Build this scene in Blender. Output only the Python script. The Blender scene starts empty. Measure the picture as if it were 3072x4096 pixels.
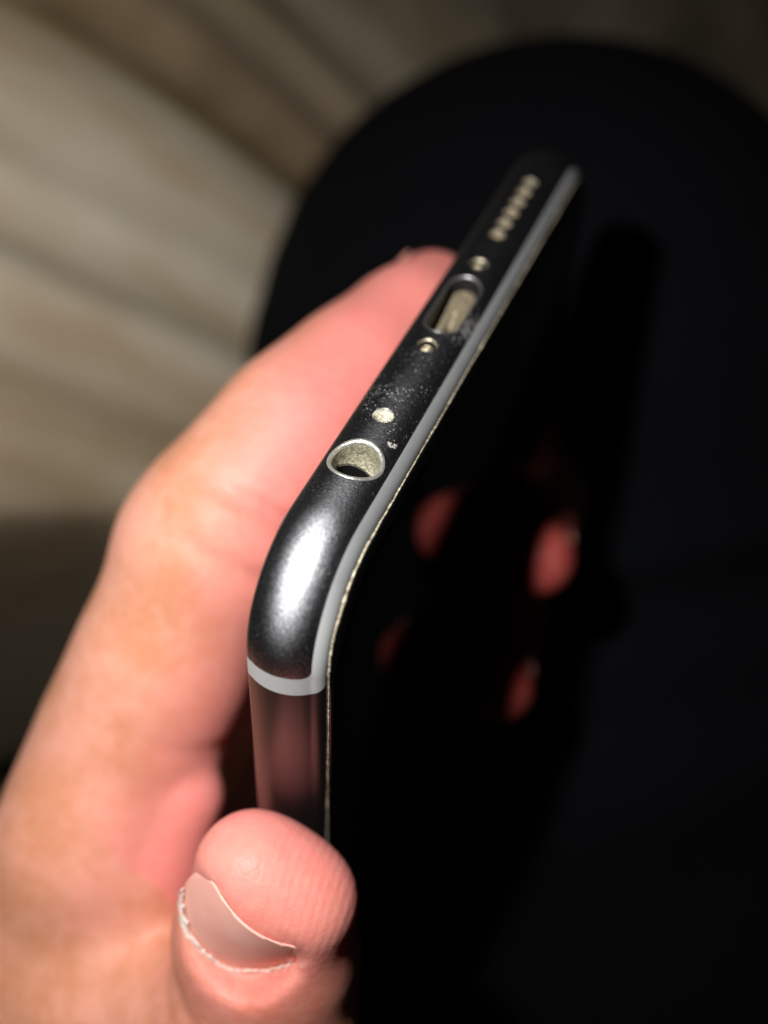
import bpy, bmesh, math, random
import numpy as np
from mathutils import Matrix, Vector

random.seed(4); rng = np.random.default_rng(4)
S = bpy.context.scene
C = S.collection
MM = 0.001

# ------------------------------------------------------------------ camera
PITCH = math.radians(56)
CAM = np.array([0.0, 0.0, 0.34])
RIGHT = np.array([1.0, 0, 0]); UP = np.array([0, math.sin(PITCH), math.cos(PITCH)])
FWD = np.array([0, math.cos(PITCH), -math.sin(PITCH)])
cam_d = bpy.data.cameras.new('camera'); cam = bpy.data.objects.new('camera', cam_d); C.objects.link(cam)
cam.matrix_world = Matrix(((RIGHT[0], UP[0], -FWD[0], CAM[0]), (RIGHT[1], UP[1], -FWD[1], CAM[1]),
                           (RIGHT[2], UP[2], -FWD[2], CAM[2]), (0, 0, 0, 1)))
cam_d.sensor_fit = 'VERTICAL'; cam_d.sensor_height = 7.3; cam_d.sensor_width = 5.475
cam_d.lens = 7.3 * 4500 / 4096
cam_d.clip_start = 0.005; cam_d.clip_end = 20
cam_d.dof.use_dof = True; cam_d.dof.focus_distance = 0.086; cam_d.dof.aperture_fstop = cam_d.lens / 3.4
cam_d.dof.aperture_blades = 0
S.camera = cam

def view_to_world(p):                 # right, down, forward (mm, seen from the lens) -> world metres
    p = np.asarray(p, float) * MM
    return CAM + np.outer(np.atleast_2d(p)[:, 0], RIGHT) - np.outer(np.atleast_2d(p)[:, 1], UP) + np.outer(np.atleast_2d(p)[:, 2], FWD)

# ------------------------------------------------------------------ light: the flash beside the lens, a dark room
w = bpy.data.worlds.new('World'); S.world = w; w.use_nodes = True
w.node_tree.nodes['Background'].inputs[0].default_value = (0.9, 0.95, 1.0, 1)
w.node_tree.nodes['Background'].inputs[1].default_value = 0.002
FLASH = (-27.0, -24.5, 1.0)
fl_d = bpy.data.lights.new('flash', 'POINT'); fl_d.energy = 0.86; fl_d.shadow_soft_size = 0.0022
fl_d.color = (1.0, 0.965, 0.91)
fl = bpy.data.objects.new('flash', fl_d); C.objects.link(fl); fl.location = view_to_world(FLASH)[0]

S.view_settings.view_transform = 'Standard'; S.view_settings.look = 'None'
S.view_settings.exposure = 0.0; S.view_settings.gamma = 1.0; S.view_settings.use_curve_mapping = False
S.render.engine = 'CYCLES'
S.cycles.use_denoising = True
S.cycles.max_bounces = 8
S.cycles.sample_clamp_indirect = 6.0

# ------------------------------------------------------------------ frames
PR = np.array([[-0.04162, 0.37929, 0.92434], [0.69029, -0.65793, 0.30106], [0.72234, 0.65059, -0.23444]])
PT = np.array([-7.177, 5.751, 75.176])
V2W = np.column_stack([RIGHT, -UP, FWD])
PW = V2W @ PR
PO = CAM + V2W @ (PT * MM)
PHONE_M = Matrix([[*PW[0], PO[0]], [*PW[1], PO[1]], [*PW[2], PO[2]], [0, 0, 0, 1]])

# ------------------------------------------------------------------ helpers
def link(name, me, mat=None, parent=None, matrix=None, smooth=True):
    o = bpy.data.objects.new(name, me); C.objects.link(o)
    if mat: me.materials.append(mat)
    if smooth: me.shade_smooth()
    if parent is not None: o.parent = parent
    if matrix is not None: o.matrix_world = matrix
    return o

def mesh(name, v, f):
    me = bpy.data.meshes.new(name)
    me.from_pydata([tuple(x) for x in np.asarray(v)], [], [tuple(int(i) for i in q) for q in f]); me.update()
    return me

def fast_mesh(name, v, q):
    v = np.asarray(v, np.float32); q = np.asarray(q, np.int32)
    me = bpy.data.meshes.new(name)
    me.vertices.add(len(v)); me.vertices.foreach_set('co', v.ravel())
    me.loops.add(q.size); me.loops.foreach_set('vertex_index', q.ravel())
    me.polygons.add(len(q)); me.polygons.foreach_set('loop_start', np.arange(0, q.size, q.shape[1], dtype=np.int32))
    me.polygons.foreach_set('loop_total', np.full(len(q), q.shape[1], np.int32))
    me.update(calc_edges=True); me.validate()
    return me

def grid_faces(n, m, wrap_n=False, wrap_m=False, base=0, flip=False):
    i = np.arange(n if wrap_n else n - 1); j = np.arange(m if wrap_m else m - 1)
    I, J = np.meshgrid(i, j, indexing='ij'); I1 = (I + 1) % n; J1 = (J + 1) % m
    q = np.stack([I * m + J, I1 * m + J, I1 * m + J1, I * m + J1], -1).reshape(-1, 4) + base
    return q[:, ::-1] if flip else q

def tag(o, label, cat, group=None, kind=None):
    if label: o['label'] = label
    if cat: o['category'] = cat
    if group: o['group'] = group
    if kind: o['kind'] = kind
    return o

# ---- materials
class M:
    def __init__(s, name):
        s.m = bpy.data.materials.new(name); s.m.use_nodes = True
        s.t = s.m.node_tree; s.p = s.t.nodes['Principled BSDF']
        s.co = s.n('ShaderNodeTexCoord').outputs['Object']
    def n(s, k, **kw):
        x = s.t.nodes.new(k)
        for a, b in kw.items(): setattr(x, a, b)
        return x
    def l(s, a, b): s.t.links.new(a, b)
    def set(s, **kw):
        for k, v in kw.items():
            i = s.p.inputs[k.replace('_', ' ')]
            i.default_value = (*v, 1) if isinstance(v, tuple) and len(v) == 3 and i.type == 'RGBA' else v
        return s
    def noise(s, scale, detail=2, rough=.5, dist=0, co=None):
        x = s.n('ShaderNodeTexNoise'); x.inputs['Scale'].default_value = scale; x.inputs['Detail'].default_value = detail
        x.inputs['Roughness'].default_value = rough; x.inputs['Distortion'].default_value = dist
        s.l(co or s.co, x.inputs['Vector']); return x.outputs['Fac']
    def vor(s, scale, feat='F1', out='Distance', co=None, rand=1):
        x = s.n('ShaderNodeTexVoronoi', feature=feat); x.inputs['Scale'].default_value = scale
        x.inputs['Randomness'].default_value = rand
        s.l(co or s.co, x.inputs['Vector']); return x.outputs[out]
    def ramp(s, fac, stops, interp='LINEAR'):
        x = s.n('ShaderNodeValToRGB'); x.color_ramp.interpolation = interp
        e = x.color_ramp.elements
        while len(e) < len(stops): e.new(0.5)
        for k, (p, c) in enumerate(stops):
            e[k].position = p; e[k].color = (c, c, c, 1) if isinstance(c, (int, float)) else (*c, 1)
        s.l(fac, x.inputs[0]); return x.outputs[0]
    def math(s, op, a, b=None, c=None):
        x = s.n('ShaderNodeMath', operation=op)
        for k, v in enumerate((a, b, c)):
            if v is None: continue
            if isinstance(v, (int, float)): x.inputs[k].default_value = v
            else: s.l(v, x.inputs[k])
        return x.outputs[0]
    def mix(s, fac, a, b, blend='MIX'):
        x = s.n('ShaderNodeMix', data_type='RGBA', blend_type=blend)
        for k, v in ((0, fac), (6, a), (7, b)):
            if isinstance(v, (int, float)): x.inputs[k].default_value = v
            elif isinstance(v, tuple): x.inputs[k].default_value = (*v, 1)
            else: s.l(v, x.inputs[k])
        return x.outputs[2]
    def bump(s, h, strength, dist, normal=None):
        x = s.n('ShaderNodeBump'); x.inputs['Strength'].default_value = strength; x.inputs['Distance'].default_value = dist
        s.l(h, x.inputs['Height'])
        if normal: s.l(normal, x.inputs['Normal'])
        s.l(x.outputs[0], s.p.inputs['Normal']); return x.outputs[0]
    def to(s, sock, inp): s.l(sock, s.p.inputs[inp])
    def attr(s, name):
        x = s.n('ShaderNodeAttribute'); x.attribute_name = name; return x.outputs['Fac']
    def mapped(s, scale=(1, 1, 1), rot=(0, 0, 0)):
        x = s.n('ShaderNodeMapping'); x.inputs['Scale'].default_value = scale; x.inputs['Rotation'].default_value = rot
        s.l(s.co, x.inputs[0]); return x.outputs[0]

def sphere_mask(m, c, r, soft=0.3):
    """1 inside a ball round c (object space, mm), fading out"""
    d = m.n('ShaderNodeVectorMath', operation='DISTANCE'); m.l(m.co, d.inputs[0])
    d.inputs[1].default_value = tuple(np.array(c) * MM)
    x = m.n('ShaderNodeMapRange'); x.inputs['From Min'].default_value = r * MM; x.inputs['From Max'].default_value = r * MM * (1 - soft)
    m.l(d.outputs['Value'], x.inputs[0]); return x.outputs[0]

def metal_material():
    m = M('black_anodised_metal')
    # lint and dust specks lying on the paint
    sp = m.ramp(m.vor(3300), [(0.13, 1), (0.24, 0)])
    sp2 = m.ramp(m.vor(1500), [(0.06, 1), (0.11, 0)])
    cl = m.ramp(m.noise(330, 3, .65), [(0.40, 0), (0.60, 1)])
    dust = m.math('MULTIPLY', m.math('MAXIMUM', sp, sp2), cl)
    zone = m.math('MAXIMUM', sphere_mask(m, (0, 24, -.6), 7.5, .7), m.math('MAXIMUM', sphere_mask(m, (0, 34, 1.6), 5.5, .8), 0.22))
    dust = m.math('MULTIPLY', dust, zone)
    smear = m.math('MULTIPLY', m.ramp(m.noise(900, 5, .7, .6), [(0.47, 0), (0.62, 1)]),
                   m.math('MAXIMUM', m.math('MULTIPLY', sphere_mask(m, (0, 34.5, 1.7), 3.2, .7), .55), m.math('MULTIPLY', sphere_mask(m, (0, 22.5, -1.6), 3.0, .9), .28)))
    chip = m.math('MULTIPLY', m.ramp(m.noise(1500, 3, .6, 1.2), [(0.53, 0), (0.58, 1)]),
                  m.math('MAXIMUM', sphere_mask(m, (0.4, 17.7, 1.25), 0.5, .4), sphere_mask(m, (0.6, 12.4, 1.75), 0.22, .5)))
    d = m.math('MINIMUM', m.math('ADD', m.math('ADD', dust, smear), chip), 1.0)
    gr = m.ramp(m.noise(5200, 3, .75), [(.33, .45), (.68, 1.6)])
    base = m.mix(d, m.mix(1.0, (0.065, 0.067, 0.076), gr, 'MULTIPLY'), (0.42, 0.41, 0.39))
    m.to(base, 'Base Color')
    m.to(m.math('SUBTRACT', 0.92, m.math('MULTIPLY', d, .85)), 'Metallic')
    fl = m.noise(9000, 2, .6)
    r = m.math('ADD', m.math('MULTIPLY', fl, .22), 0.22)
    m.to(m.math('ADD', r, m.math('MULTIPLY', d, .4)), 'Roughness')
    nb_ = m.bump(m.math('ADD', m.noise(6500, 3, .7), m.math('MULTIPLY', d, 1.2)), 0.6, 0.00005)
    vt = m.n('ShaderNodeVectorTransform', vector_type='VECTOR', convert_from='OBJECT', convert_to='WORLD'); vt.inputs[0].default_value = (0, 0, 1)
    cr = m.n('ShaderNodeVectorMath', operation='CROSS_PRODUCT'); m.l(vt.outputs[0], cr.inputs[0]); m.l(m.n('ShaderNodeNewGeometry').outputs['Normal'], cr.inputs[1])
    m.to(cr.outputs[0], 'Tangent'); m.set(Anisotropic=.0)
    g = m.n('ShaderNodeBsdfAnisotropic', distribution='BECKMANN'); m.l(cr.outputs[0], g.inputs['Tangent']); g.inputs['Anisotropy'].default_value = -.3
    g.inputs['Roughness'].default_value = .52; m.l(m.mix(1.0, (0.235, 0.242, 0.265), gr, 'MULTIPLY'), g.inputs['Color']); m.l(nb_, g.inputs['Normal'])
    ad = m.n('ShaderNodeAddShader'); m.l(m.p.outputs[0], ad.inputs[0]); m.l(g.outputs[0], ad.inputs[1])
    m.l(ad.outputs[0], m.t.nodes['Material Output'].inputs['Surface'])
    return m.m

def side_material():
    m = M('smooth_black_metal')
    sp = m.math('MULTIPLY', m.ramp(m.vor(1500), [(0.03, 1), (0.06, 0)]), m.ramp(m.noise(300, 2), [(.5, 0), (.7, 1)]))
    m.to(m.mix(sp, (0.11, 0.10, 0.104), (0.4, .38, .36)), 'Base Color')
    m.set(Metallic=0.95, Roughness=0.34)
    m.bump(m.noise(6000, 2, .6), 0.12, 0.00002)
    return m.m

def band_material():
    m = M('grey_antenna_plastic')
    g_ = m.mix(m.attr('edge'), (0.42, 0.44, 0.455), (0.165, 0.174, 0.185))  # dimming along the end painted in as a darker grey
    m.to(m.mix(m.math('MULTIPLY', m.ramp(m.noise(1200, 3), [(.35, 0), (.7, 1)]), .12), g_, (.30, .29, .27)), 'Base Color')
    m.set(Roughness=.5, Subsurface_Weight=.0)
    m.p.inputs['Specular IOR Level'].default_value = .3
    m.bump(m.noise(5000, 2), .1, .00003)
    return m.m

def glass_material():
    m = M('black_screen_glass')
    m.set(Base_Color=(0.0025, 0.0026, 0.003), Roughness=.03, IOR=1.5)
    m.bump(m.noise(60, 2), .02, .00002)
    return m.m

def seam_material():
    m = M('gold_dust_in_seam')
    n = m.noise(2600, 4, .7)
    m.to(m.ramp(n, [(.3, (.10, .085, .055)), (.5, (.42, .37, .27)), (.68, (.8, .74, .6))]), 'Base Color')
    m.set(Roughness=.6, Metallic=.2)
    m.bump(m.noise(5000, 3), .8, .0001)
    return m.m

def champagne(name, base=(.62, .58, .47), rough=.38, metal=.75, grain=4200, contrast=.55):
    m = M(name)
    n = m.noise(grain, 3, .7)
    dark = tuple(b * (1 - contrast) for b in base)
    m.to(m.ramp(n, [(.33, dark), (.52, base), (.68, tuple(min(1, b * 1.5) for b in base))]), 'Base Color')
    m.set(Roughness=rough, Metallic=metal)
    m.bump(n, .7, .00012)
    return m.m

def plain(name, base, rough=.5, metal=0):
    m = M(name)
    m.to(m.mix(m.ramp(m.noise(1500, 3), [(.3, 0), (.7, 1)]), tuple(b * .85 for b in base), base), 'Base Color')
    m.set(Roughness=rough, Metallic=metal); return m.m

def skin_material():
    m = M('skin')
    pink = m.attr('pink')
    blot = m.noise(150, 4, .65)
    base = m.mix(m.ramp(blot, [(.40, 0), (.60, 1)]), (0.61, 0.265, 0.15), (0.74, 0.345, 0.25))
    base = m.mix(pink, base, (0.82, 0.255, 0.235))
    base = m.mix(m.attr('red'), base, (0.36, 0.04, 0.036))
    fine = m.ramp(m.noise(900, 3), [(.35, 0), (.7, 1)])
    base = m.mix(m.math('MULTIPLY', fine, .14), base, (0.84, 0.50, 0.42))
    m.to(base, 'Base Color')
    m.set(Roughness=.48, Subsurface_Weight=.55, Subsurface_Scale=.0026)
    m.p.inputs['Subsurface Radius'].default_value = (1.0, .30, .16)
    m.p.inputs['Specular IOR Level'].default_value = .28
    # skin relief and the ridges of the thumb pad
    wv = m.n('ShaderNodeTexWave', wave_type='BANDS', bands_direction='X', wave_profile='SIN')
    wv.inputs['Scale'].default_value = 400; wv.inputs['Distortion'].default_value = 1.3; wv.inputs['Detail'].default_value = 1
    wv.inputs['Detail Scale'].default_value = .35
    mp = m.mapped(rot=(0, math.radians(0), 0))
    at = m.n('ShaderNodeAttribute'); at.attribute_name = 'ridge_co'
    m.l(at.outputs['Vector'], wv.inputs['Vector'])
    rid = m.math('MULTIPLY', wv.outputs['Fac'], m.attr('ridge'))
    h = m.math('ADD', m.math('MULTIPLY', rid, .36), m.math('MULTIPLY', m.noise(1400, 4, .6), .55))
    h = m.math('ADD', h, m.math('MULTIPLY', m.ramp(m.vor(1000, 'DISTANCE_TO_EDGE'), [(0, 0), (.12, 1)]), .25))
    m.bump(h, .30, .00016)
    return m.m

def nail_material():
    m = M('nail_plate')
    m.to(m.mix(m.ramp(m.noise(260, 2), [(.3, 0), (.7, 1)]), (.96, .45, .375), (1.0, .54, .465)), 'Base Color')
    m.set(Roughness=.38); m.p.inputs['Specular IOR Level'].default_value = .25
    m.p.inputs['Subsurface Radius'].default_value = (1, .5, .4)
    mp = m.mapped((1, 1, 1)); m.bump(m.noise(700, 3), .12, .0001)
    return m.m

def dry_skin_material():
    m = M('dry_white_cuticle')
    m.to(m.ramp(m.noise(2200, 4, .7), [(.36, (.62, .34, .27)), (.5, (.74, .62, .56)), (.66, (.88, .84, .80))]), 'Base Color')
    m.set(Roughness=.8); m.bump(m.noise(3500, 3), .8, .0002)
    return m.m

def trouser_material():
    m = M('black_trouser_cloth')
    n = m.noise(900, 3)
    m.to(m.mix(m.ramp(n, [(.3, 0), (.7, 1)]), (.0024, .0028, .0042), (.0042, .005, .0072)), 'Base Color')
    m.set(Roughness=.95); m.p.inputs['Specular IOR Level'].default_value = .1
    m.p.inputs['Sheen Weight'].default_value = .0
    a = m.n('ShaderNodeTexWave'); a.inputs['Scale'].default_value = 700; m.l(m.co, a.inputs['Vector'])
    m.bump(m.math('ADD', a.outputs['Fac'], n), .4, .0003)
    return m.m

MET, SIDE, BAND, GLASS, SEAM = metal_material(), side_material(), band_material(), glass_material(), seam_material()
RIMM = champagne('bare_jack_rim', (.80, .80, .74), .33, .8, 2500, .2)
JACKW = champagne('dusty_jack_wall', (.36, .34, .25), .55, .35, 4200, .65)
SCREWM = champagne('worn_screw_steel', (.66, .60, .46), .36, .85, 3600, .6)
MICM = champagne('microphone_mesh', (.75, .71, .58), .34, .85, 6500, .85)
PORTM = champagne('dusty_port_contacts', (.22, .185, .125), .65, .15, 3000, .35)
SPKM = champagne('speaker_mesh', (.38, .33, .25), .4, .6, 3000, .3)
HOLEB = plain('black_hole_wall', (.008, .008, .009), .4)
PRIM = plain('polished_port_rim', (.24, .24, .25), .36, .8)
SKIN, NAIL, DRY, TROU = skin_material(), nail_material(), dry_skin_material(), trouser_material()

# ================================================================== PHONE
LEN, WID, RC = 154.0, 72.9, 9.253
ARC = math.pi * RC / 2
PER = 2 * (LEN - 2 * RC) + 2 * (WID - 2 * RC) + 4 * ARC
def outline(s):
    """point and outward normal of the plan outline; s = 0 in the middle of the corner by the jack, growing along the bottom edge"""
    s = np.asarray(s, float); u = np.mod(s + ARC / 2, PER)
    a, b = WID - 2 * RC, LEN - 2 * RC
    P = np.zeros(s.shape + (2,)); N = np.zeros_like(P)
    def arc(mask, u0, cx, cy, ang0):
        t = ang0 - (u[mask] - u0) / RC
        N[mask] = np.stack([np.cos(t), np.sin(t)], -1); P[mask] = np.array([cx, cy]) + RC * N[mask]
    def seg(mask, u0, p, d, n):
        P[mask] = np.array(p) + np.outer(u[mask] - u0, d); N[mask] = n
    e = np.cumsum([0, ARC, a, ARC, b, ARC, a, ARC, b])
    k = [(u >= e[i]) & (u < e[i + 1] + (1e-9 if i == 7 else 0)) for i in range(8)]
    arc(k[0], e[0], RC, RC, math.pi * 1.5)
    seg(k[1], e[1], (0, RC), (0, 1), (-1, 0))
    arc(k[2], e[2], RC, WID - RC, math.pi)
    seg(k[3], e[3], (RC, WID), (1, 0), (0, 1))
    arc(k[4], e[4], LEN - RC, WID - RC, math.pi / 2)
    seg(k[5], e[5], (LEN, WID - RC), (0, -1), (1, 0))
    arc(k[6], e[6], LEN - RC, RC, 0)
    seg(k[7], e[7], (LEN - RC, 0), (-1, 0), (0, -1))
    return P, N

_f = np.radians(np.array([24, 36, 48, 60, 70, 80, 90]))
_z = np.array([-3.1, -2.6, -2.0, -1.3, -.6, .1, .8, 1.5, 2.05])
_i = 4.3 - np.sqrt(4.3 ** 2 - (_z + .6) ** 2)
PROF = np.r_[np.array([(4.6, -3.65), (3.4, -3.63), (2.2, -3.54), (1.35, -3.38)]), np.c_[_i, _z], np.c_[1.93 - 1.06 * np.cos(_f), 1.637 + 1.353 * np.sin(_f)]]
def catmull(P, n=24):
    out = []
    Q = np.vstack([2 * P[0] - P[1], P, 2 * P[-1] - P[-2]])
    for i in range(1, len(Q) - 2):
        for t in np.linspace(0, 1, n, endpoint=False):
            a, b, c, d = Q[i - 1], Q[i], Q[i + 1], Q[i + 2]
            out.append(.5 * (2 * b + (c - a) * t + (2 * a - 5 * b + 4 * c - d) * t * t + (3 * b - a - 3 * c + d) * t ** 3))
    out.append(P[-1]); return np.array(out)
PD = catmull(PROF)
PL = np.r_[0, np.cumsum(np.hypot(*np.diff(PD, axis=0).T))]; PV = PL / PL[-1]
def prof(v): return np.interp(v, PV, PD[:, 0]), np.interp(v, PV, PD[:, 1])
def prof_n(v, h=2e-3):
    a, b = prof(np.clip(v - h, 0, 1)), prof(np.clip(v + h, 0, 1))
    di, dz = b[0] - a[0], b[1] - a[1]; L = np.hypot(di, dz)
    return dz / L, di / L          # outward part, z part
V_BAND = float(np.interp(2.08, PD[60:, 1], PV[60:]))
def inset_at(z): return np.interp(z, PD[:, 1], PD[:, 0])
def shell(s, v, depth=0.0):
    P, N = outline(s); i, z = prof(v)
    if np.any(depth):
        no, nz = prof_n(v); i = i + depth * no; z = z - depth * nz
    return np.concatenate([P - N * i[..., None], z[..., None]], -1) * MM

S_A, S_O = -7.19, -9.22                       # stripe across the near long side
S_MID = (WID - 2 * RC + ARC) / 2
mir = lambda s: 2 * S_MID - s

phone = bpy.data.objects.new('smartphone', None); C.objects.link(phone); phone.matrix_world = PHONE_M
phone.empty_display_size = .02
tag(phone, 'black metal smartphone held on edge, headphone jack and charging port facing up', 'smartphone')

def part(name, me, mat, parent=phone, smooth=True):
    return link(name, me, mat, parent, None, smooth)

# ---- bottom cap (closed shell, bored for the openings)
RHO = 0.75
def v_end(s):
    s = np.minimum(s, mir(s)); d = np.clip(s - S_A, 0, RHO)
    dv = (RHO - np.sqrt(np.maximum(RHO ** 2 - (RHO - d) ** 2, 0))) / PL[-1]
    return V_BAND - dv
ZC = -0.54
HOLES = [('jack', 14.69, 2.2), ('mic', 20.05, .86), ('screw', 29.85, .86), ('screw', 43.1, .86)] + [('speaker', 48.6 + 2.1 * k, .78) for k in range(6)]
PORT_Y, PORT_L, PORT_H = 36.45, 4.5, 1.62
def ring_path(kind, r, nseg=56):
    """outline of an opening in (y, z)"""
    if kind == 'round':
        a = np.linspace(0, 2 * np.pi, nseg, endpoint=False); return np.stack([np.cos(a), np.sin(a)], -1) * r
    hl, hh = r; pts = []
    for cxx, a0 in ((hl - hh, -np.pi / 2), (-(hl - hh), np.pi / 2)):
        for a in np.linspace(a0, a0 + np.pi, 22): pts.append((cxx + hh * np.cos(a), hh * np.sin(a)))
    return np.array(pts)

SX0, SX1 = ARC / 2 + .3, ARC / 2 + (WID - 2 * RC) - .3           # straight run of the end, where the openings are
NV = 54
tt = np.linspace(0, 1, NV)
ca_ = np.unique(np.r_[np.linspace(S_A, S_A + RHO, 12), np.linspace(S_A + RHO, SX0, 70)])
cv_, cf_ = [], []
for m_ in (False, True):
    sg = np.repeat(ca_[:, None], NV, 1)
    P = shell(mir(sg) if m_ else sg, v_end(ca_)[:, None] * tt[None]).reshape(-1, 3)
    cf_ += [tuple(q_) for q_ in grid_faces(len(ca_), NV, flip=not m_) + sum(map(len, cv_))]; cv_.append(P)
# flat layout of the straight run: (s, profile length), openings left out
from mathutils.geometry import delaunay_2d_cdt
wz = lambda z: np.interp(z, PD[60:, 1], PL[60:])
s_of = lambda y: y - RC + ARC / 2
loops = [np.c_[s_of(y + q_[:, 0]), wz(ZC + q_[:, 1])] for y, q_ in [(y, ring_path('round', r, 64)) for _, y, r in HOLES] + [(PORT_Y, ring_path('stadium', (PORT_L, PORT_H)))]]
gs_ = np.linspace(SX0, SX1, 190); gw = tt * V_BAND * PL[-1]
G = np.stack(np.meshgrid(gs_, gw, indexing='ij'), -1)
def in_loops(p, grow=0.0):
    hit = np.zeros(len(p), bool)
    for k_, (kind, y, r_) in enumerate(HOLES):
        c_ = loops[k_].mean(0); ex = (np.ptp(loops[k_], axis=0) / 2) + grow
        hit |= (((p - c_) / ex) ** 2).sum(1) < 1
    lp_ = loops[-1]; c_ = lp_.mean(0); hh = np.ptp(lp_[:, 1]) / 2; hl = np.ptp(lp_[:, 0]) / 2
    d = np.abs(p - c_); d[:, 0] = np.maximum(d[:, 0] - (hl - hh), 0); hit |= np.hypot(*d.T) < hh + grow
    return hit
Gf = G.reshape(-1, 2); keep = ~in_loops(Gf, .07)
P2 = [tuple(x) for x in Gf[keep]]; E2 = []
for lp_ in loops:
    b0 = len(P2); P2 += [tuple(x) for x in lp_]; E2 += [(b0 + i, b0 + (i + 1) % len(lp_)) for i in range(len(lp_))]
ov, oe, of, *_ = delaunay_2d_cdt([Vector(x) for x in P2], E2, [], 0, 1e-7)
ov = np.array([tuple(x) for x in ov]); of = np.array([f_ for f_ in of if len(f_) == 3])
of = of[~in_loops(ov[of].mean(1), -.0005)]
# drop slivers that only close the outer hull
P3 = shell(ov[:, 0], ov[:, 1] / PL[-1])
b0 = sum(map(len, cv_)); cv_.append(P3); cf_ += [tuple(int(i) + b0 for i in f_[::-1]) for f_ in of]
cap_me = mesh('bottom_cap', np.concatenate(cv_), cf_)
bm = bmesh.new(); bm.from_mesh(cap_me); bmesh.ops.remove_doubles(bm, verts=bm.verts, dist=2e-6)
bmesh.ops.recalc_face_normals(bm, faces=bm.faces)
bm.faces.ensure_lookup_table(); f0 = max(bm.faces, key=lambda f_: -f_.calc_center_median().x)
if f0.normal.x > 0: bmesh.ops.reverse_faces(bm, faces=bm.faces)
bm.to_mesh(cap_me); bm.free()
cap = part('bottom_cap', cap_me, MET)

# ---- grey band: along the end, with the stripe across each long side
bs = np.r_[ca_, np.linspace(SX0, SX1, 190)[1:-1], mir(ca_)[::-1]]
NB = 22
vb = v_end(bs)[:, None] + (1 - v_end(bs))[:, None] * np.linspace(0, 1, NB)[None]
verts = [shell(np.repeat(bs[:, None], NB, 1), vb).reshape(-1, 3)]; faces = [grid_faces(len(bs), NB, flip=True)]
vs = np.unique(np.r_[np.linspace(0, V_BAND, 50), np.linspace(V_BAND, 1, 20)])
def s_outer(v):
    d = np.clip((v - V_BAND * .97) / (1 - V_BAND * .97), 0, 1)
    return S_O + 1.25 * d ** 2.2
nst = 14
for m_ in (False, True):
    so = s_outer(vs)
    sg = so[:, None] + (S_A - so)[:, None] * np.linspace(0, 1, nst)[None]
    P = shell(mir(sg) if m_ else sg, np.repeat(vs[:, None], nst, 1)).reshape(-1, 3)
    faces.append(grid_faces(len(vs), nst, base=sum(map(len, verts)), flip=m_)); verts.append(P)
ab = fast_mesh('antenna_band', np.concatenate(verts), np.concatenate(faces))
# shade put into the colour: the edge strip is darker than the side stripes
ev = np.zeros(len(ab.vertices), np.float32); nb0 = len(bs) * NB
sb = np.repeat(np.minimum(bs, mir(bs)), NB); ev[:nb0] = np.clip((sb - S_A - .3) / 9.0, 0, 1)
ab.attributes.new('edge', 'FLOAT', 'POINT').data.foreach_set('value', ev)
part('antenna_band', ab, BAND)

# ---- frame along the rest of the outline
s1 = S_O; s0 = mir(S_O) - PER
tl = np.unique(np.r_[np.linspace(0, .9, 240), np.linspace(.9, 1, 120)])
a0 = mir(s_outer(vs)) - PER; a1 = s_outer(vs)
sg = a0[None] + (a1 - a0)[None] * tl[:, None]
part('side_frame', fast_mesh('side_frame', shell(sg, np.repeat(vs[None], len(tl), 0)).reshape(-1, 3), grid_faces(len(tl), len(vs), flip=True)), SIDE)

# ---- back panel, screen
sl = np.linspace(0, PER, 720, endpoint=False)
Pb, Nb = outline(sl)
def sheet(name, levels, mat, flip):
    v = np.concatenate([np.c_[Pb - Nb * i, np.full(len(sl), z)] for i, z in levels]) * MM
    q = grid_faces(len(levels), len(sl), wrap_m=True, flip=flip)
    last = [len(sl) * (len(levels) - 1) + i for i in range(len(sl))]
    me = mesh(name, v, [tuple(x) for x in q] + [tuple(last if flip else last[::-1])])
    return part(name, me, mat)
sheet('back_panel', [(4.55, -3.652), (5.2, -3.655)], SIDE, True)
scr = sheet('screen', [(1.93, 2.8), (1.93, 3.15), (1.97, 3.26), (2.08, 3.34), (2.33, 3.43), (2.73, 3.51), (3.3, 3.57), (4.0, 3.6), (4.9, 3.605)], GLASS, False)

# ---- dust caught in the seam between band and glass
sd = np.arange(-70, 80, .1); k = 6
def smooth_noise(n_, w_):
    x = rng.normal(size=n_ + 8 * w_); g = np.exp(-np.linspace(-2.5, 2.5, 4 * w_) ** 2); x = np.convolve(x, g / np.sqrt((g ** 2).sum()), 'same')
    return x[4 * w_:4 * w_ + n_]
P, N = outline(sd)
cor = np.exp(-((sd + 1) / 9) ** 2)
rad = .055 + .04 * cor + .012 * np.abs(smooth_noise(len(sd), 4)) + .010 * smooth_noise(len(sd), 14)
rad = np.clip(rad, .025, .2) + .07 * np.exp(-((sd - .6) / .45) ** 2)
ci = 1.86 + .008 * smooth_noise(len(sd), 6); cz = 3.07 + .012 * smooth_noise(len(sd), 8)
v = []
for a in np.linspace(0, 2 * np.pi, k, endpoint=False):
    ra = rad * (1 + .12 * smooth_noise(len(sd), 3))
    v.append(np.c_[P - N * (ci + ra * np.cos(a))[:, None], cz + ra * np.sin(a)])
v = np.stack(v, 1).reshape(-1, 3) * MM
part('seam_dust', fast_mesh('seam_dust', v, grid_faces(len(sd), k, wrap_m=True)), SEAM)

# ---- openings
def liner(name, y0, rings, path_of, mats, parent=phone):
    """rings: (outline size, depth below the curved surface)"""
    vv = []
    for (r, dep) in rings:
        p = path_of(r)
        x = inset_at(ZC + p[:, 1]) * (1 if dep < 1.2 else 0) + dep
        vv.append(np.c_[x, y0 + p[:, 0], ZC + p[:, 1]])
    k_ = len(vv[0])
    return part(name, fast_mesh(name, np.concatenate(vv) * MM, grid_faces(len(rings), k_, wrap_m=True)), mats, parent)

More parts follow.
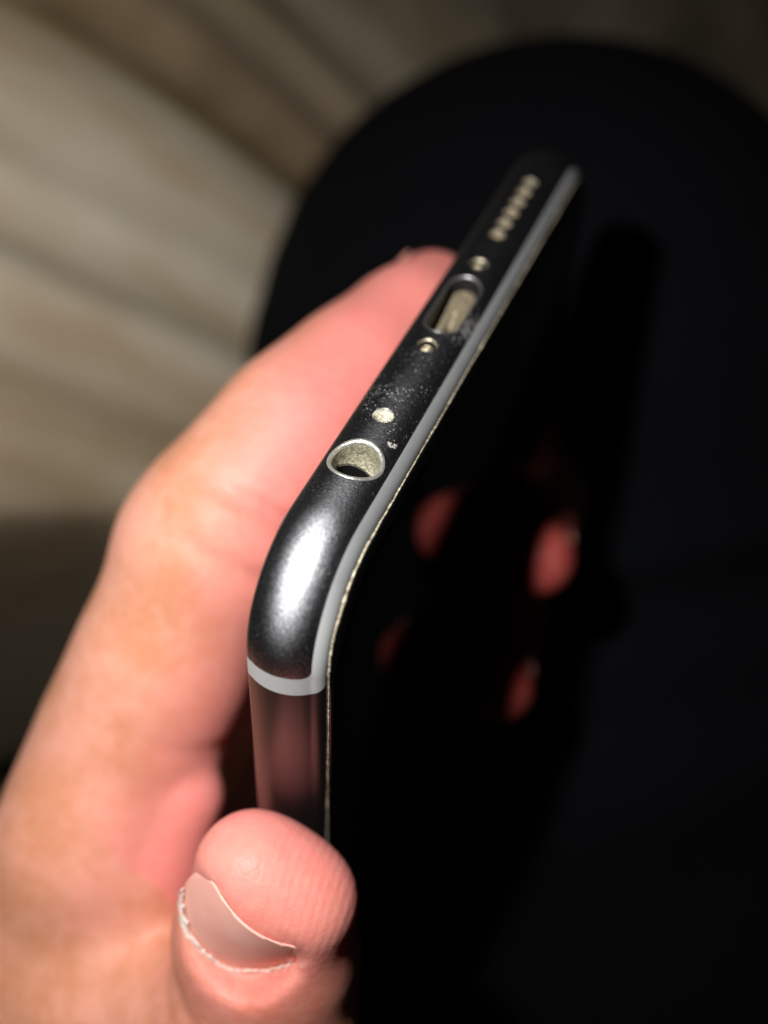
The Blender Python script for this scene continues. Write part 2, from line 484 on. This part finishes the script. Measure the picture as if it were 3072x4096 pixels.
def bed(name, y0, half, x0, height, mat, parent, nn=40, path=None):
    """relief at the bottom of an opening; height(y, z) lifts it towards the mouth (mm)"""
    th = np.linspace(0, 1, nn); pth = path
    vv = []
    for t in th:
        q = pth * t; vv.append(np.c_[x0 - height(q[:, 0], q[:, 1]), y0 + q[:, 0], ZC + q[:, 1]])
    return part(name, fast_mesh(name, np.concatenate(vv) * MM, grid_faces(nn, len(pth), wrap_m=True)), mat, parent)

rp = lambda r: ring_path('round', r, 64)
# headphone jack
jy = 14.69
jack = liner('headphone_jack', jy, [(1.86, .30), (1.84, 1.1), (1.83, 2.95), (1.78, 2.97)], rp, JACKW)
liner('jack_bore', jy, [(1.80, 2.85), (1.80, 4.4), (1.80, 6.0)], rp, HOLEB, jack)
liner('jack_rim', jy, [(2.24, .03), (2.22, -.03), (2.16, -.045), (2.02, -.03), (1.92, .06), (1.87, .2), (1.86, .34)], rp, RIMM, jack)
for o_ in [jack] + [c_ for c_ in jack.children if c_.name.startswith('jack_bore')]:
    for v_ in o_.data.vertices:
        if 2.3 * MM < v_.co.x < 3 * MM: v_.co.x += .5 * (v_.co.z - ZC * MM) - .25 * (v_.co.y - jy * MM) * 0
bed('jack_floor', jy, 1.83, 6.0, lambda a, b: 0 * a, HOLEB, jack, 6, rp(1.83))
# microphone
my = 20.05
def lumps(seed, sc, amp):
    r_ = np.random.default_rng(seed); ks = r_.normal(size=(14, 2)) * sc; ph = r_.uniform(0, 6.3, 14)
    return lambda a, b: amp * sum(np.sin(ks[i, 0] * a + ks[i, 1] * b + ph[i]) for i in range(14)) / 4
mic = liner('microphone_hole', my, [(.855, -.012), (.85, .0), (.80, .05), (.79, .5), (.78, 1.6)], rp, RIMM)
bed('microphone_mesh', my, .8, .55, lumps(3, 9, .05), MICM, mic, 20, rp(.795))
# screws in their wells
def screw_head(a, b):
    r = np.hypot(a, b); t = np.arctan2(b, a)
    dome = .42 * np.sqrt(np.clip(1 - (r / .62) ** 2, 0, 1)); star = .20 + .05 * np.cos(5 * t)
    sock = np.clip((star + .04 - r) / .08, 0, 1) * .3
    return dome - sock
for y in (29.85, 43.1):
    wl = liner('screw_well', y, [(.855, -.012), (.845, .0), (.80, .05), (.77, .16)], rp, SCREWM)
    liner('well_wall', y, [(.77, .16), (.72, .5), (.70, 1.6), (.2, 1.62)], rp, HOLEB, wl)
    bed('screw_head', y, .5, .62, lambda a, b: screw_head(a, b) + lumps(8, 6, .03)(a, b), SCREWM, wl, 26, rp(.56))
# charging port
sp = lambda r: ring_path('stadium', (PORT_L - r, PORT_H - r))
port = liner('charging_port', PORT_Y, [(-.06, .03), (-.04, -.03), (.04, -.035), (.12, .03), (.20, .20), (.22, .6), (.24, 3.0)], sp, PRIM)
port.data.materials.append(HOLEB)
fm = [1 if (i // len(sp(0))) >= 4 else 0 for i in range(len(port.data.polygons))]
port.data.polygons.foreach_set('material_index', fm)
lp = lumps(21, 3.2, .055)
def lint(a, b):
    near = np.clip((-a + .9) / 1.7, 0, 1) ** 1.2
    ridge = .95 * np.exp(-((b + .40) / .24) ** 2) + .8 * np.exp(-((b - .25 - .10 * (a + 2)) / .13) ** 2) + .7 * np.exp(-((b - .8) / .18) ** 2)
    return .15 - near * (1.5 - ridge * np.clip((a + 3.6) / 1.2, 0, 1)) + lp(a, b)
bed('lint', PORT_Y, 0, 1.55, lint, PORTM, port, 46, ring_path('stadium', (PORT_L - .35, 1.02)))
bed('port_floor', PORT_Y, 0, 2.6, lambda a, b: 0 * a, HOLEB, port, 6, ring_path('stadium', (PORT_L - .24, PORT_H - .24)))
# speaker openings
spk0 = None
for kk in range(6):
    y = 48.6 + 2.1 * kk
    if spk0 is None:
        spk0 = liner('speaker_hole', 0, [(.775, -.012), (.765, .0), (.72, .05), (.71, .5), (.70, 1.5)], rp, SPKM)
        sb0 = bed('speaker_mesh', 0, .7, .85, lumps(5, 7, .04), SPKM, spk0, 14, rp(.695))
        spk0.location = (0, y * MM, 0)
    else:
        o = spk0.copy(); C.objects.link(o); o.parent = phone; o.location = (0, y * MM, 0)
        b_ = sb0.copy(); C.objects.link(b_); b_.parent = o

# ================================================================== HAND (one continuous skin, built in the phone's frame)
H = 0.7
LO = np.array([2.0, -40.0, -92.0]); HI = np.array([172.0, 98.0, 22.0])
dims = np.ceil((HI - LO) / H).astype(int) + 1
Fd = np.full(dims, 30.0, np.float32)
axs = [LO[i] + H * np.arange(dims[i], dtype=np.float64) for i in range(3)]

def round_cone(p, a, b, r1, r2):
    ba = b - a; l2 = ba @ ba; rr = r1 - r2; a2 = l2 - rr * rr; il2 = 1 / l2
    pa = [p[i] - a[i] for i in range(3)]
    y = pa[0] * ba[0] + pa[1] * ba[1] + pa[2] * ba[2]; z = y - l2
    x2 = sum((pa[i] * l2 - ba[i] * y) ** 2 for i in range(3))
    y2 = y * y * l2; z2 = z * z * l2; k_ = np.sign(rr) * rr * rr * x2
    d1 = np.sqrt(x2 + z2) * il2 - r2; d2 = np.sqrt(x2 + y2) * il2 - r1
    d3 = (np.sqrt(x2 * a2 * il2) + y * rr) * il2 - r1
    return np.where(np.sign(z) * a2 * z2 > k_, d1, np.where(np.sign(y) * a2 * y2 < k_, d2, d3))
def smin(a, b, k_):
    h_ = np.clip(.5 + .5 * (b - a) / k_, 0, 1); return b + (a - b) * h_ - k_ * h_ * (1 - h_)
def smax(a, b, k_): return -smin(-a, -b, k_)
def box_of(lo, hi):
    i0 = np.clip(np.floor((lo - LO) / H).astype(int), 0, dims - 1); i1 = np.clip(np.ceil((hi - LO) / H).astype(int) + 1, 1, dims)
    sl_ = tuple(slice(i0[i], i1[i]) for i in range(3))
    p = [axs[0][sl_[0]][:, None, None], axs[1][sl_[1]][None, :, None], axs[2][sl_[2]][None, None, :]]
    return sl_, p
def add_chain(nodes, k_in=2.5, k_out=2.0):
    """a finger: joints (x, y, z, radius) blended among themselves, then onto the hand"""
    nodes = np.array(nodes, float)
    lo = (nodes[:, :3] - nodes[:, 3:]).min(0) - 5; hi = (nodes[:, :3] + nodes[:, 3:]).max(0) + 5
    sl_, p = box_of(lo, hi); D = None
    for a, b in zip(nodes[:-1], nodes[1:]):
        d = round_cone(p, a[:3], b[:3], a[3], b[3]); D = d if D is None else smin(D, d, k_in)
    Fd[sl_] = smin(Fd[sl_], D.astype(np.float32), k_out)
def unit(v): v = np.asarray(v, float); return v / np.linalg.norm(v)

THUMB_T = unit((-.91, 0.02, .41)); THUMB_B = unit((.41, 0, .91))
# palm and wrist
add_chain([(50.5, 0, -22.5, 8.6), (84, -12, -38, 11.5), (122, -18, -50, 14)], 5, 6)
add_chain([(67, 4, -27, 9.5), (122, -10, -52, 14)], 5, 6)
add_chain([(85, 7, -29, 9), (124, -2, -52, 14)], 5, 6)
add_chain([(101, 9, -29, 8.3), (126, 4, -50, 13)], 5, 6)
add_chain([(124, -8, -50, 19), (166, -24, -72, 19)], 5, 8)
# index finger along the back of the phone
INDEX = [(14.4, 56.8, -8.8, 4.5), (15.0, 50.6, -9.7, 5.2), (15.8, 41, -11.8, 6.15), (17.0, 32, -14.2, 6.75), (21.7, 24.1, -16.8, 7.3), (25.8, 20.6, -18.5, 8.0), (35.4, 12.8, -20.2, 8.0), (43.3, 6.8, -21.9, 8.3), (50, -.3, -22.2, 8.9), (66, -10, -26, 10.4)]
add_chain(INDEX, 5.5, 2.2)
# the others, round the far edge and back over the glass
MID = [(67, 4, -27, 9.3), (63, 42, -21, 8.4), (60, 78, -15, 8), (62, 86.5, -3, 7.2), (61, 78, 4.0, 6.2), (51, 61, 6.4, 5.2), (44.2, 50.8, 9.3, 4.7)]
RING = [(85, 7, -29, 9), (80, 44, -22, 8), (76, 78, -15, 7.6), (74, 86, -3, 7), (76, 77, 4.0, 6.0), (65, 52, 6.4, 5.0), (57.5, 40, 9.3, 4.55)]
PINK = [(101, 9, -29, 8.3), (96, 42, -22, 7.2), (92, 75, -14, 6.6), (90, 84.5, -3, 6), (87, 77, 4, 5.4), (80, 66, 6.5, 4.6)]
for ch in (MID, RING, PINK): add_chain(ch, 3.5, 1.6)
add_chain([(43.5, 4.6, -14.2, 4.4), (50, -1, -16.5, 6.0), (60, -6, -20, 7)], 3, .9)
# thumb
C1 = np.array([30.6, -5.4, 1.6]); C2 = C1 + (10.0, -1.3, -1.4); IP = np.array([50.0, -9.2, 1.8])
for o1, o2, ra, rb in ((-2.2, -1.5, 4.95, 5.4), (2.5, 2.4, 4.9, 6.2)):
    add_chain([(*(C1 + THUMB_B * o1), ra), (*(C2 + THUMB_B * o2), rb), (*IP, 7.4)], 4, 3.2)
add_chain([(*IP, 7.4), (80, -17, -12, 11), (112, -14, -40, 14)], 5, 4)
add_chain([(50, -10.5, -1.5, 5.4), (62, -11, -16, 8.5), (84, -15, -28, 11)], 4, 5)
add_chain([(66, -8, -22, 7.5), (92, -15, -36, 12)], 5, 6)

def carve_nail(c, N, T, half_w, half_l, curve, sink):
    """recess the nail bed; the skin left standing round it is the fold"""
    N = unit(N); T = unit(T - N * (T @ N)); B = np.cross(T, N)
    lo = c - 13; hi = c + 13; sl_, p = box_of(lo, hi)
    d = [p[i] - c[i] for i in range(3)]
    a = sum(d[i] * B[i] for i in range(3)); b = sum(d[i] * T[i] for i in range(3)); h_ = sum(d[i] * N[i] for i in range(3))
    g = ((np.abs(a) / half_w) ** 2.6 + (np.abs(b) / half_l) ** 2.6) ** (1 / 2.6) - 1
    top = -sink - a * a / (2 * curve) - .004 * b * b
    cut_ = np.maximum(g * half_w * .8, top - h_)
    Fd[sl_] = smax(Fd[sl_], (-cut_).astype(np.float32), .7)
    return dict(c=c, N=N, T=T, B=B, w=half_w, l=half_l, curve=curve, sink=sink)

def surface_along(c, d, t0=0, t1=16):
    """first point of the skin met coming inwards along -d towards c"""
    for t in np.linspace(t1, t0, 200):
        q = c + d * t; i = np.clip(((q - LO) / H).round().astype(int), 0, dims - 1)
        if Fd[tuple(i)] < 0: return q
    return c

TN = unit(np.array((0, -1.0, 0)) + .02 * THUMB_T - .10 * THUMB_B)
nail_defs = []
tc = C1 - THUMB_T * 2.2 - THUMB_B * .35
nail_defs.append(('thumb', carve_nail(surface_along(tc, TN), TN, THUMB_T, 5.6, 5.0, 7.0, .38)))
for nm, tip, prev, N in (('index', INDEX[0], INDEX[1], (-.25, 0, -1)), ('middle', MID[-1], MID[-2], (-.1, -.1, 1)), ('ring', RING[-1], RING[-2], (-.1, -.1, 1)), ('little', PINK[-1], PINK[-2], (0, 0, 1))):
    tip = np.array(tip[:3]); T = unit(tip - np.array(prev[:3])); N = unit(np.array(N) - T * (np.array(N) @ T))
    cc = tip - T * (2.2 if nm == 'index' else 4.0); hw = 3.6 if nm == 'index' else 3.4
    nail_defs.append((nm, carve_nail(surface_along(cc, N), N, T, hw, hw + .4, 6, .25)))

# creases at the joints of the index finger
def crease(c, axis, depth, width, reach):
    c = np.array(c, float); axis = unit(axis); sl_, p = box_of(c - reach - 2, c + reach + 2)
    d = [p[i] - c[i] for i in range(3)]; t = sum(d[i] * axis[i] for i in range(3)); r2 = d[0] ** 2 + d[1] ** 2 + d[2] ** 2
    Fd[sl_] += (depth * np.exp(-(t / width) ** 2) * np.exp(-r2 / reach ** 2 * 1.5)).astype(np.float32)
crease((21, 24, -10), (.62, -.72, -.2), 1.5, .9, 11); crease((24.8, 20.3, -11), (.66, -.7, -.2), 1.0, .8, 10)
for kx in (42, 45, 48.5): crease(np.array((kx, -14.5, -4)), THUMB_T + (0, .15, 0), .2, .55, 8)
crease((39, 9, -13.5), (.72, -.6, -.15), .35, .9, 9)
# flesh gives way where it presses on the phone
sl_, p = box_of(np.array([0, -10, -8.0]), np.array([158, 84, 8.0]))
hx = (77.0, 37.0, 3.72)
q = [np.abs(p[i] - (77, 37, 0)[i]) - hx[i] + 3 for i in range(3)]
box = np.sqrt(sum(np.maximum(q[i], 0) ** 2 for i in range(3))) + np.minimum(np.maximum(q[0], np.maximum(q[1], q[2])), 0) - 3.06
Fd[sl_] = smax(Fd[sl_], (-box).astype(np.float32), .5)
# the wrist leaves the picture: end the skin inside the block
Fd[-1] = np.maximum(Fd[-1], 1)

def surface_nets(F):
    s = F < 0; nx, ny, nz = F.shape
    cor = [(i, j, k_) for i in (0, 1) for j in (0, 1) for k_ in (0, 1)]
    sub = lambda A, c_: A[c_[0]:nx - 1 + c_[0], c_[1]:ny - 1 + c_[1], c_[2]:nz - 1 + c_[2]]
    cnt = sum(sub(s, c_).astype(np.int8) for c_ in cor)
    act = np.argwhere((cnt > 0) & (cnt < 8))
    idx = np.full((nx - 1, ny - 1, nz - 1), -1, np.int32); idx[tuple(act.T)] = np.arange(len(act))
    val = {c_: F[act[:, 0] + c_[0], act[:, 1] + c_[1], act[:, 2] + c_[2]].astype(np.float64) for c_ in cor}
    acc = np.zeros((len(act), 3)); num = np.zeros(len(act))
    for c_ in cor:
        for ax in range(3):
            if c_[ax]: continue
            e = list(c_); e[ax] = 1; e = tuple(e); va, vb_ = val[c_], val[e]
            m_ = (va < 0) != (vb_ < 0); t = np.where(m_, va / np.where(m_, va - vb_, 1), 0)
            pt = np.array(c_, float)[None] + 0; pt = np.repeat(pt, len(act), 0); pt[:, ax] += t
            acc[m_] += pt[m_]; num[m_] += 1
    V = LO + H * (act + acc / num[:, None]); quads = []
    for ax in range(3):
        o1, o2 = (ax + 1) % 3, (ax + 2) % 3
        a = s; hi_ = [slice(None)] * 3; lo_ = [slice(None)] * 3; hi_[ax] = slice(1, None); lo_[ax] = slice(0, -1)
        ch = a[tuple(lo_)] != a[tuple(hi_)]
        E_ = np.argwhere(ch); E_ = E_[(E_[:, o1] > 0) & (E_[:, o2] > 0) & (E_[:, o1] < F.shape[o1] - 1) & (E_[:, o2] < F.shape[o2] - 1)]
        def cell(d1, d2):
            z_ = E_.copy(); z_[:, o1] -= d1; z_[:, o2] -= d2; return idx[tuple(z_.T)]
        qd = np.stack([cell(1, 1), cell(0, 1), cell(0, 0), cell(1, 0)], -1)
        fl_ = ~a[tuple(E_.T)]; qd[fl_] = qd[fl_][:, ::-1]; quads.append(qd)
    return V, np.concatenate(quads)

HV, HQ = surface_nets(Fd)
def relax(V, Q, it=3, lam=.45):
    nb = np.concatenate([Q[:, [0, 1]], Q[:, [1, 2]], Q[:, [2, 3]], Q[:, [3, 0]]]); nb = np.concatenate([nb, nb[:, ::-1]])
    deg = np.bincount(nb[:, 0], minlength=len(V))[:, None]
    for i in range(it * 2):
        sm = np.stack([np.bincount(nb[:, 0], V[nb[:, 1], c_], len(V)) for c_ in range(3)], -1) / deg
        V = V + (lam if i % 2 == 0 else -lam * 1.04) * (sm - V)
    return V
HV = relax(HV, HQ, 4)
hand_me = fast_mesh('hand', HV * MM, HQ)
pink = np.zeros(len(HV))
for tip, r in ((C1 + (0, 2, 0), 13), (np.array(INDEX[0][:3]) + (0, 0, 3), 16), (np.array(MID[-1][:3]), 11), (np.array(RING[-1][:3]), 11), (np.array((20, 24, -9)), 9), (np.array((45, 3, -14)), 9)):
    pink = np.maximum(pink, np.exp(-(np.linalg.norm(HV - tip, axis=1) / r) ** 2) * (1 if r > 10 else .55))
palm_side = np.clip((HV[:, 2] + 17 + .25 * np.abs(HV[:, 0] - 25)) / 9, 0, 1) * (HV[:, 0] < 60) * (HV[:, 1] > -4)
pink = np.clip(np.maximum(pink, palm_side * .95), 0, 1)
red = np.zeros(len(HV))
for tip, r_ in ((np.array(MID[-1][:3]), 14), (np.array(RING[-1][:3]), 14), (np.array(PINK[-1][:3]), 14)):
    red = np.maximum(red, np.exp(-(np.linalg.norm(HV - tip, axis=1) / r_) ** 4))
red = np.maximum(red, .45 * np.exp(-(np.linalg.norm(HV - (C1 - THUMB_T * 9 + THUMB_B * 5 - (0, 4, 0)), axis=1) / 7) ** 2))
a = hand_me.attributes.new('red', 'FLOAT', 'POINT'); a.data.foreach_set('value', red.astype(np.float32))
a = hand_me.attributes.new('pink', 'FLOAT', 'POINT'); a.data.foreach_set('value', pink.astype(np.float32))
nrm = np.zeros(len(HV) * 3, np.float32); hand_me.vertices.foreach_get('normal', nrm); nrm = nrm.reshape(-1, 3)
rc = C1 + THUMB_T * 3.5 + THUMB_B * 2.5 + np.array((0, 1.0, 0))
ridge = np.exp(-(np.linalg.norm(HV - rc, axis=1) / 6.2) ** 4)
a = hand_me.attributes.new('ridge', 'FLOAT', 'POINT'); a.data.foreach_set('value', ridge.astype(np.float32))
# arches of the finger print: coordinate across the pad
ub = (HV - rc) @ THUMB_B; ut = (HV - rc) @ THUMB_T; uy = (HV - rc)[:, 1]
rco = np.stack([ub - .035 * (uy - 1) ** 2 + .12 * ut, ut * .3, uy * .3], -1) * MM
a = hand_me.attributes.new('ridge_co', 'FLOAT_VECTOR', 'POINT'); a.data.foreach_set('vector', rco.astype(np.float32).ravel())
hand = link('hand', hand_me, SKIN, None, PHONE_M)
tag(hand, 'bare hand gripping the black phone, thumb nail in front and index finger behind', 'hand')

def nail_plate(d, name, free_edge, lift):
    # fills the bed: superellipse outline cut straight at the free edge
    nu, nv_ = 64, 14
    t_ = np.linspace(0, 2 * np.pi, nu, endpoint=False)[:, None]; r_ = np.linspace(0, 1, nv_)[None]
    se = (np.abs(np.cos(t_)) ** 2.6 + np.abs(np.sin(t_)) ** 2.6) ** (-1 / 2.6)
    a = 1.0 * d['w'] * r_ * se * np.cos(t_); b = 1.03 * d['l'] * r_ * se * np.sin(t_)
    b = np.minimum(b, free_edge * d['l'] * (1 - .10 * (a / d['w']) ** 2))
    h_ = -d['sink'] - a * a / (2 * d['curve']) - .004 * b * b + lift
    P = d['c'] + a[..., None] * d['B'] + b[..., None] * d['T'] + h_[..., None] * d['N']
    Pl = P - .14 * d['N']
    n_ = nu * nv_; f = [grid_faces(nu, nv_, wrap_n=True), grid_faces(nu, nv_, wrap_n=True, base=n_, flip=True)]
    rim = np.arange(nu) * nv_ + nv_ - 1; r2 = np.roll(rim, -1); f.append(np.stack([rim, r2, r2 + n_, rim + n_], -1))
    me = fast_mesh(name, np.r_[P.reshape(-1, 3), Pl.reshape(-1, 3)] * MM, np.concatenate(f))
    bm_ = bmesh.new(); bm_.from_mesh(me); bmesh.ops.recalc_face_normals(bm_, faces=bm_.faces); bm_.to_mesh(me); bm_.free()
    return link(name, me, NAIL, hand)
plates = {}
for nm, d in nail_defs: plates[nm] = nail_plate(d, nm + '_nail', .86 if nm == 'thumb' else .7, .10 if nm == 'thumb' else -.16)

# dry cuticle along the root of the thumb nail
d = nail_defs[0][1]
kk = 160; th = np.linspace(math.radians(200), math.radians(356), kk)
ca, sa = np.cos(th), np.sin(th)
rr = (np.abs(ca) ** 2.6 + np.abs(sa) ** 2.6) ** (-1 / 2.6)
a_, b_ = d['w'] * rr * ca * .985, d['l'] * rr * sa * .985
w_ = np.clip(.36 + .12 * smooth_noise(kk, 6) + .07 * smooth_noise(kk, 2), .08, .65) * np.clip(np.minimum(np.arange(kk), np.arange(kk)[::-1]) / 14, .15, 1)
rows = []
for j, t in enumerate(np.linspace(-1, 1, 7)):
    off = t * w_ + .02 * smooth_noise(kk, 3)
    aa, bb = a_ * (1 + off / d['w']), b_ * (1 + off / d['l'])
    hh = -d['sink'] - aa * aa / (2 * d['curve']) + .36 + .10 * (1 - t * t) + np.clip(t, 0, 1) * .30 + .02 * smooth_noise(kk, 2)
    rows.append(d['c'] + aa[:, None] * d['B'] + bb[:, None] * d['T'] + hh[:, None] * d['N'])
cu = link('cuticle', fast_mesh('cuticle', np.stack(rows, 0).reshape(-1, 3) * MM, grid_faces(7, kk)), DRY, plates['thumb'])
so_ = cu.modifiers.new('thick', 'SOLIDIFY'); so_.thickness = .00012

# ================================================================== LEG under the hand
def px(u, v_, D): return np.array([(u - 1536) / 4500 * D, (v_ - 2048) / 4500 * D, D])
knots = [(px(2330, 900, 410), 45), (px(2200, 1400, 234), 59.5), (px(2120, 2350, 254), 81), (px(2380, 3700, 300), 92), (px(2700, 5600, 330), 100)]
A = np.array([k_[0] for k_ in knots]); Rk = np.array([k_[1] for k_ in knots])
# rings swept along the bent limb
pts = []; rad_ = []
for i in range(4):
    for t in np.linspace(0, 1, 34, endpoint=(i == 3)):
        pts.append(A[i] * (1 - t) + A[i + 1] * t); rad_.append(Rk[i] * (1 - t) + Rk[i + 1] * t)
pts = np.array(pts); rad_ = np.array(rad_)
ker = np.hanning(15); ker /= ker.sum()
pp = np.pad(pts, ((7, 7), (0, 0)), 'edge'); pts = np.stack([np.convolve(pp[:, c_], ker, 'valid') for c_ in range(3)], -1)
tan = np.gradient(pts, axis=0); tan /= np.linalg.norm(tan, axis=1)[:, None]
ref = np.array([1.0, 0, 0]); n1 = ref - tan * (tan @ ref)[:, None]; n1 /= np.linalg.norm(n1, axis=1)[:, None]; n2 = np.cross(tan, n1)
K = 96; th = np.linspace(0, 2 * np.pi, K, endpoint=False)
L_ = np.arange(len(pts))[:, None]
wr = 1.6 * np.sin(L_ * .55 + 2.2 * np.sin(th)[None] + 1.3 * np.sin(2 * th)[None]) * np.exp(-((L_ - 44) / 22.0) ** 2) + 1.1 * np.sin(L_ * .31 + 3 * np.cos(th)[None])
rr = rad_[:, None] + wr
lv = pts[:, None] + rr[..., None] * (np.cos(th)[None, :, None] * n1[:, None] + np.sin(th)[None, :, None] * n2[:, None])
knee_c = A[1] + np.array([0, 0, 0.])
# round the knee cap out where the limb bends
lv_flat = lv.reshape(-1, 3); dv = lv_flat - knee_c; dl = np.linalg.norm(dv, axis=1)
near = np.exp(-(np.maximum(dl - 57, 0) / 26) ** 2)
lv_flat = knee_c + dv / dl[:, None] * (dl * (1 - near) + np.maximum(dl, 60.5) * near)[:, None]
leg = link('trouser_leg', fast_mesh('trouser_leg', view_to_world(lv_flat), grid_faces(len(pts), K, wrap_m=True)), TROU)
tag(leg, 'bent knee and thigh in plain black trousers behind the phone', 'trousers')

# ================================================================== BLANKET and the dark floor
def blanket():
    P00, P10 = px(-900, 2800, 150), px(1500, 3200, 262)
    P01, P11 = px(-900, -1100, 172), px(4300, -1000, 540)
    n_, m_ = 260, 260
    a, b = np.meshgrid(np.linspace(0, 1, n_), np.linspace(0, 1, m_), indexing='ij')
    P = (P00 * ((1 - a) * (1 - b))[..., None] + P10 * (a * (1 - b))[..., None] + P01 * ((1 - a) * b)[..., None] + P11 * (a * b)[..., None])
    nrm_ = unit(np.cross(P10 - P00, P01 - P00)); nrm_ = -nrm_ if nrm_[2] > 0 else nrm_
    # run of the folds: from upper left to lower right, closing up towards the knee
    O = px(190, 60, 190); E = px(1150, 800, 232); e1 = unit(E - O); e2 = unit(np.cross(nrm_, e1))
    if e2[1] > 0: e2 = -e2
    rel = P - O; l_ = rel @ e1; q_ = rel @ e2
    q_ = q_ * (1 + np.clip(l_, -80, 90) * .0022) + .0009 * l_ ** 2
    return P, nrm_, l_, q_, a, b
P, nb_, l_, q_, a, b = blanket()
def gs(c, w_): return np.exp(-((q_ - c) / w_) ** 2)
fold = (1.6 * gs(-46, 6) - 1.6 * gs(-37, 4) + 1.5 * gs(-29, 6) + 1.2 * gs(-68, 9) - 1.2 * gs(-57, 6) - 2.0 * gs(6, 6) + 1.2 * gs(15, 5) - 1.0 * gs(24, 5) + 1.2 * gs(33, 5) - 1.6 * gs(41, 6) + 2 * gs(-12, 11)
        + .8 * np.sin(l_ * .045 + q_ * .05))
hem = np.clip((.165 - b) / .165, 0, 1)
fold = 1.45 * fold - 210 * hem ** 1.6 + 3.0 * np.exp(-((b - .175) / .03) ** 2)
P = P + nb_ * fold[..., None]
bme = fast_mesh('blanket', view_to_world(P.reshape(-1, 3)), grid_faces(*a.shape))
at_ = bme.attributes.new('across', 'FLOAT', 'POINT'); at_.data.foreach_set('value', ((q_ + 140) / 200).ravel().astype(np.float32))
at_ = bme.attributes.new('along', 'FLOAT', 'POINT'); at_.data.foreach_set('value', (l_ / 100).ravel().astype(np.float32))
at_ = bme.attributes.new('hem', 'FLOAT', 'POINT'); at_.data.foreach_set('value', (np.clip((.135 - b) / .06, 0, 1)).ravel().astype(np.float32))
m = M('striped_blanket_cloth')
sw = m.math('ADD', m.attr('across'), m.math('MULTIPLY', m.math('SUBTRACT', m.noise(14, 2), .5), .03))
Q = lambda x: (x + 140) / 200
col = m.ramp(sw, [(0, (.56, .52, .45)), (Q(-108), (.52, .46, .37)), (Q(-100), (.33, .27, .19)), (Q(-84), (.40, .335, .245)), (Q(-74), (.60, .52, .40)), (Q(-62), (.50, .40, .28)), (Q(-48), (.78, .70, .58)), (Q(-41), (.72, .65, .53)), (Q(-37), (.52, .46, .36)), (Q(-32), (.74, .67, .55)), (Q(-24), (.70, .62, .50)), (Q(-5), (.60, .53, .42)),
                  (Q(-1), (.46, .38, .21)), (Q(3), (.20, .145, .08)), (Q(16), (.21, .15, .09)), (Q(19), (.36, .29, .20)), (Q(26), (.27, .21, .14)),
                  (Q(35), (.42, .375, .275)), (Q(43), (.24, .215, .16)), (Q(50), (.36, .325, .24)), (1, (.22, .20, .15))])
n1 = m.n('ShaderNodeTexNoise', noise_dimensions='2D'); n1.inputs['Scale'].default_value = 1.0; n1.inputs['Detail'].default_value = 3; n1.inputs['Roughness'].default_value = .55
cx_ = m.n('ShaderNodeCombineXYZ'); m.l(m.math('MULTIPLY', m.attr('across'), 13), cx_.inputs[0]); m.l(m.math('MULTIPLY', m.attr('along'), 2.2), cx_.inputs[1]); m.l(cx_.outputs[0], n1.inputs['Vector'])
col = m.mix(1.0, col, m.ramp(n1.outputs['Fac'], [(.34, (.72, .65, .56)), (.5, (.84, .81, .77)), (.66, (.93, .92, .90))]), 'MULTIPLY')
col = m.mix(m.math('MULTIPLY', m.ramp(m.noise(45, 3), [(.4, 0), (.7, 1)]), .3), col, (.50, .38, .26))
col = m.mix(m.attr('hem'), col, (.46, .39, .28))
m.to(col, 'Base Color'); m.set(Roughness=.85); m.p.inputs['Specular IOR Level'].default_value = .2
m.bump(m.noise(1800, 3), .5, .0005)
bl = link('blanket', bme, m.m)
tag(bl, 'rumpled beige and brown striped blanket lying beside the black trousers', 'blanket')

fm_ = M('dark_brown_floor')
fm_.to(fm_.mix(fm_.ramp(fm_.noise(30, 4), [(.35, 0), (.7, 1)]), (.20, .165, .105), (.30, .25, .17)), 'Base Color'); fm_.set(Roughness=.8)
fm_.bump(fm_.noise(500, 3), .4, .001)
fw = view_to_world(px(1536, 2048, 400))[0]
gx, gy = np.meshgrid(np.linspace(-3, 3, 60), np.linspace(-3, 3, 60), indexing='ij')
fz = -.12 + .004 * np.sin(gx * 9) * np.cos(gy * 7)
fl_o = link('floor', fast_mesh('floor', np.stack([gx, gy, fz], -1).reshape(-1, 3), grid_faces(60, 60)), fm_.m)
fl_o['kind'] = 'structure'; fl_o['label'] = 'dark brown floor below the blanket'
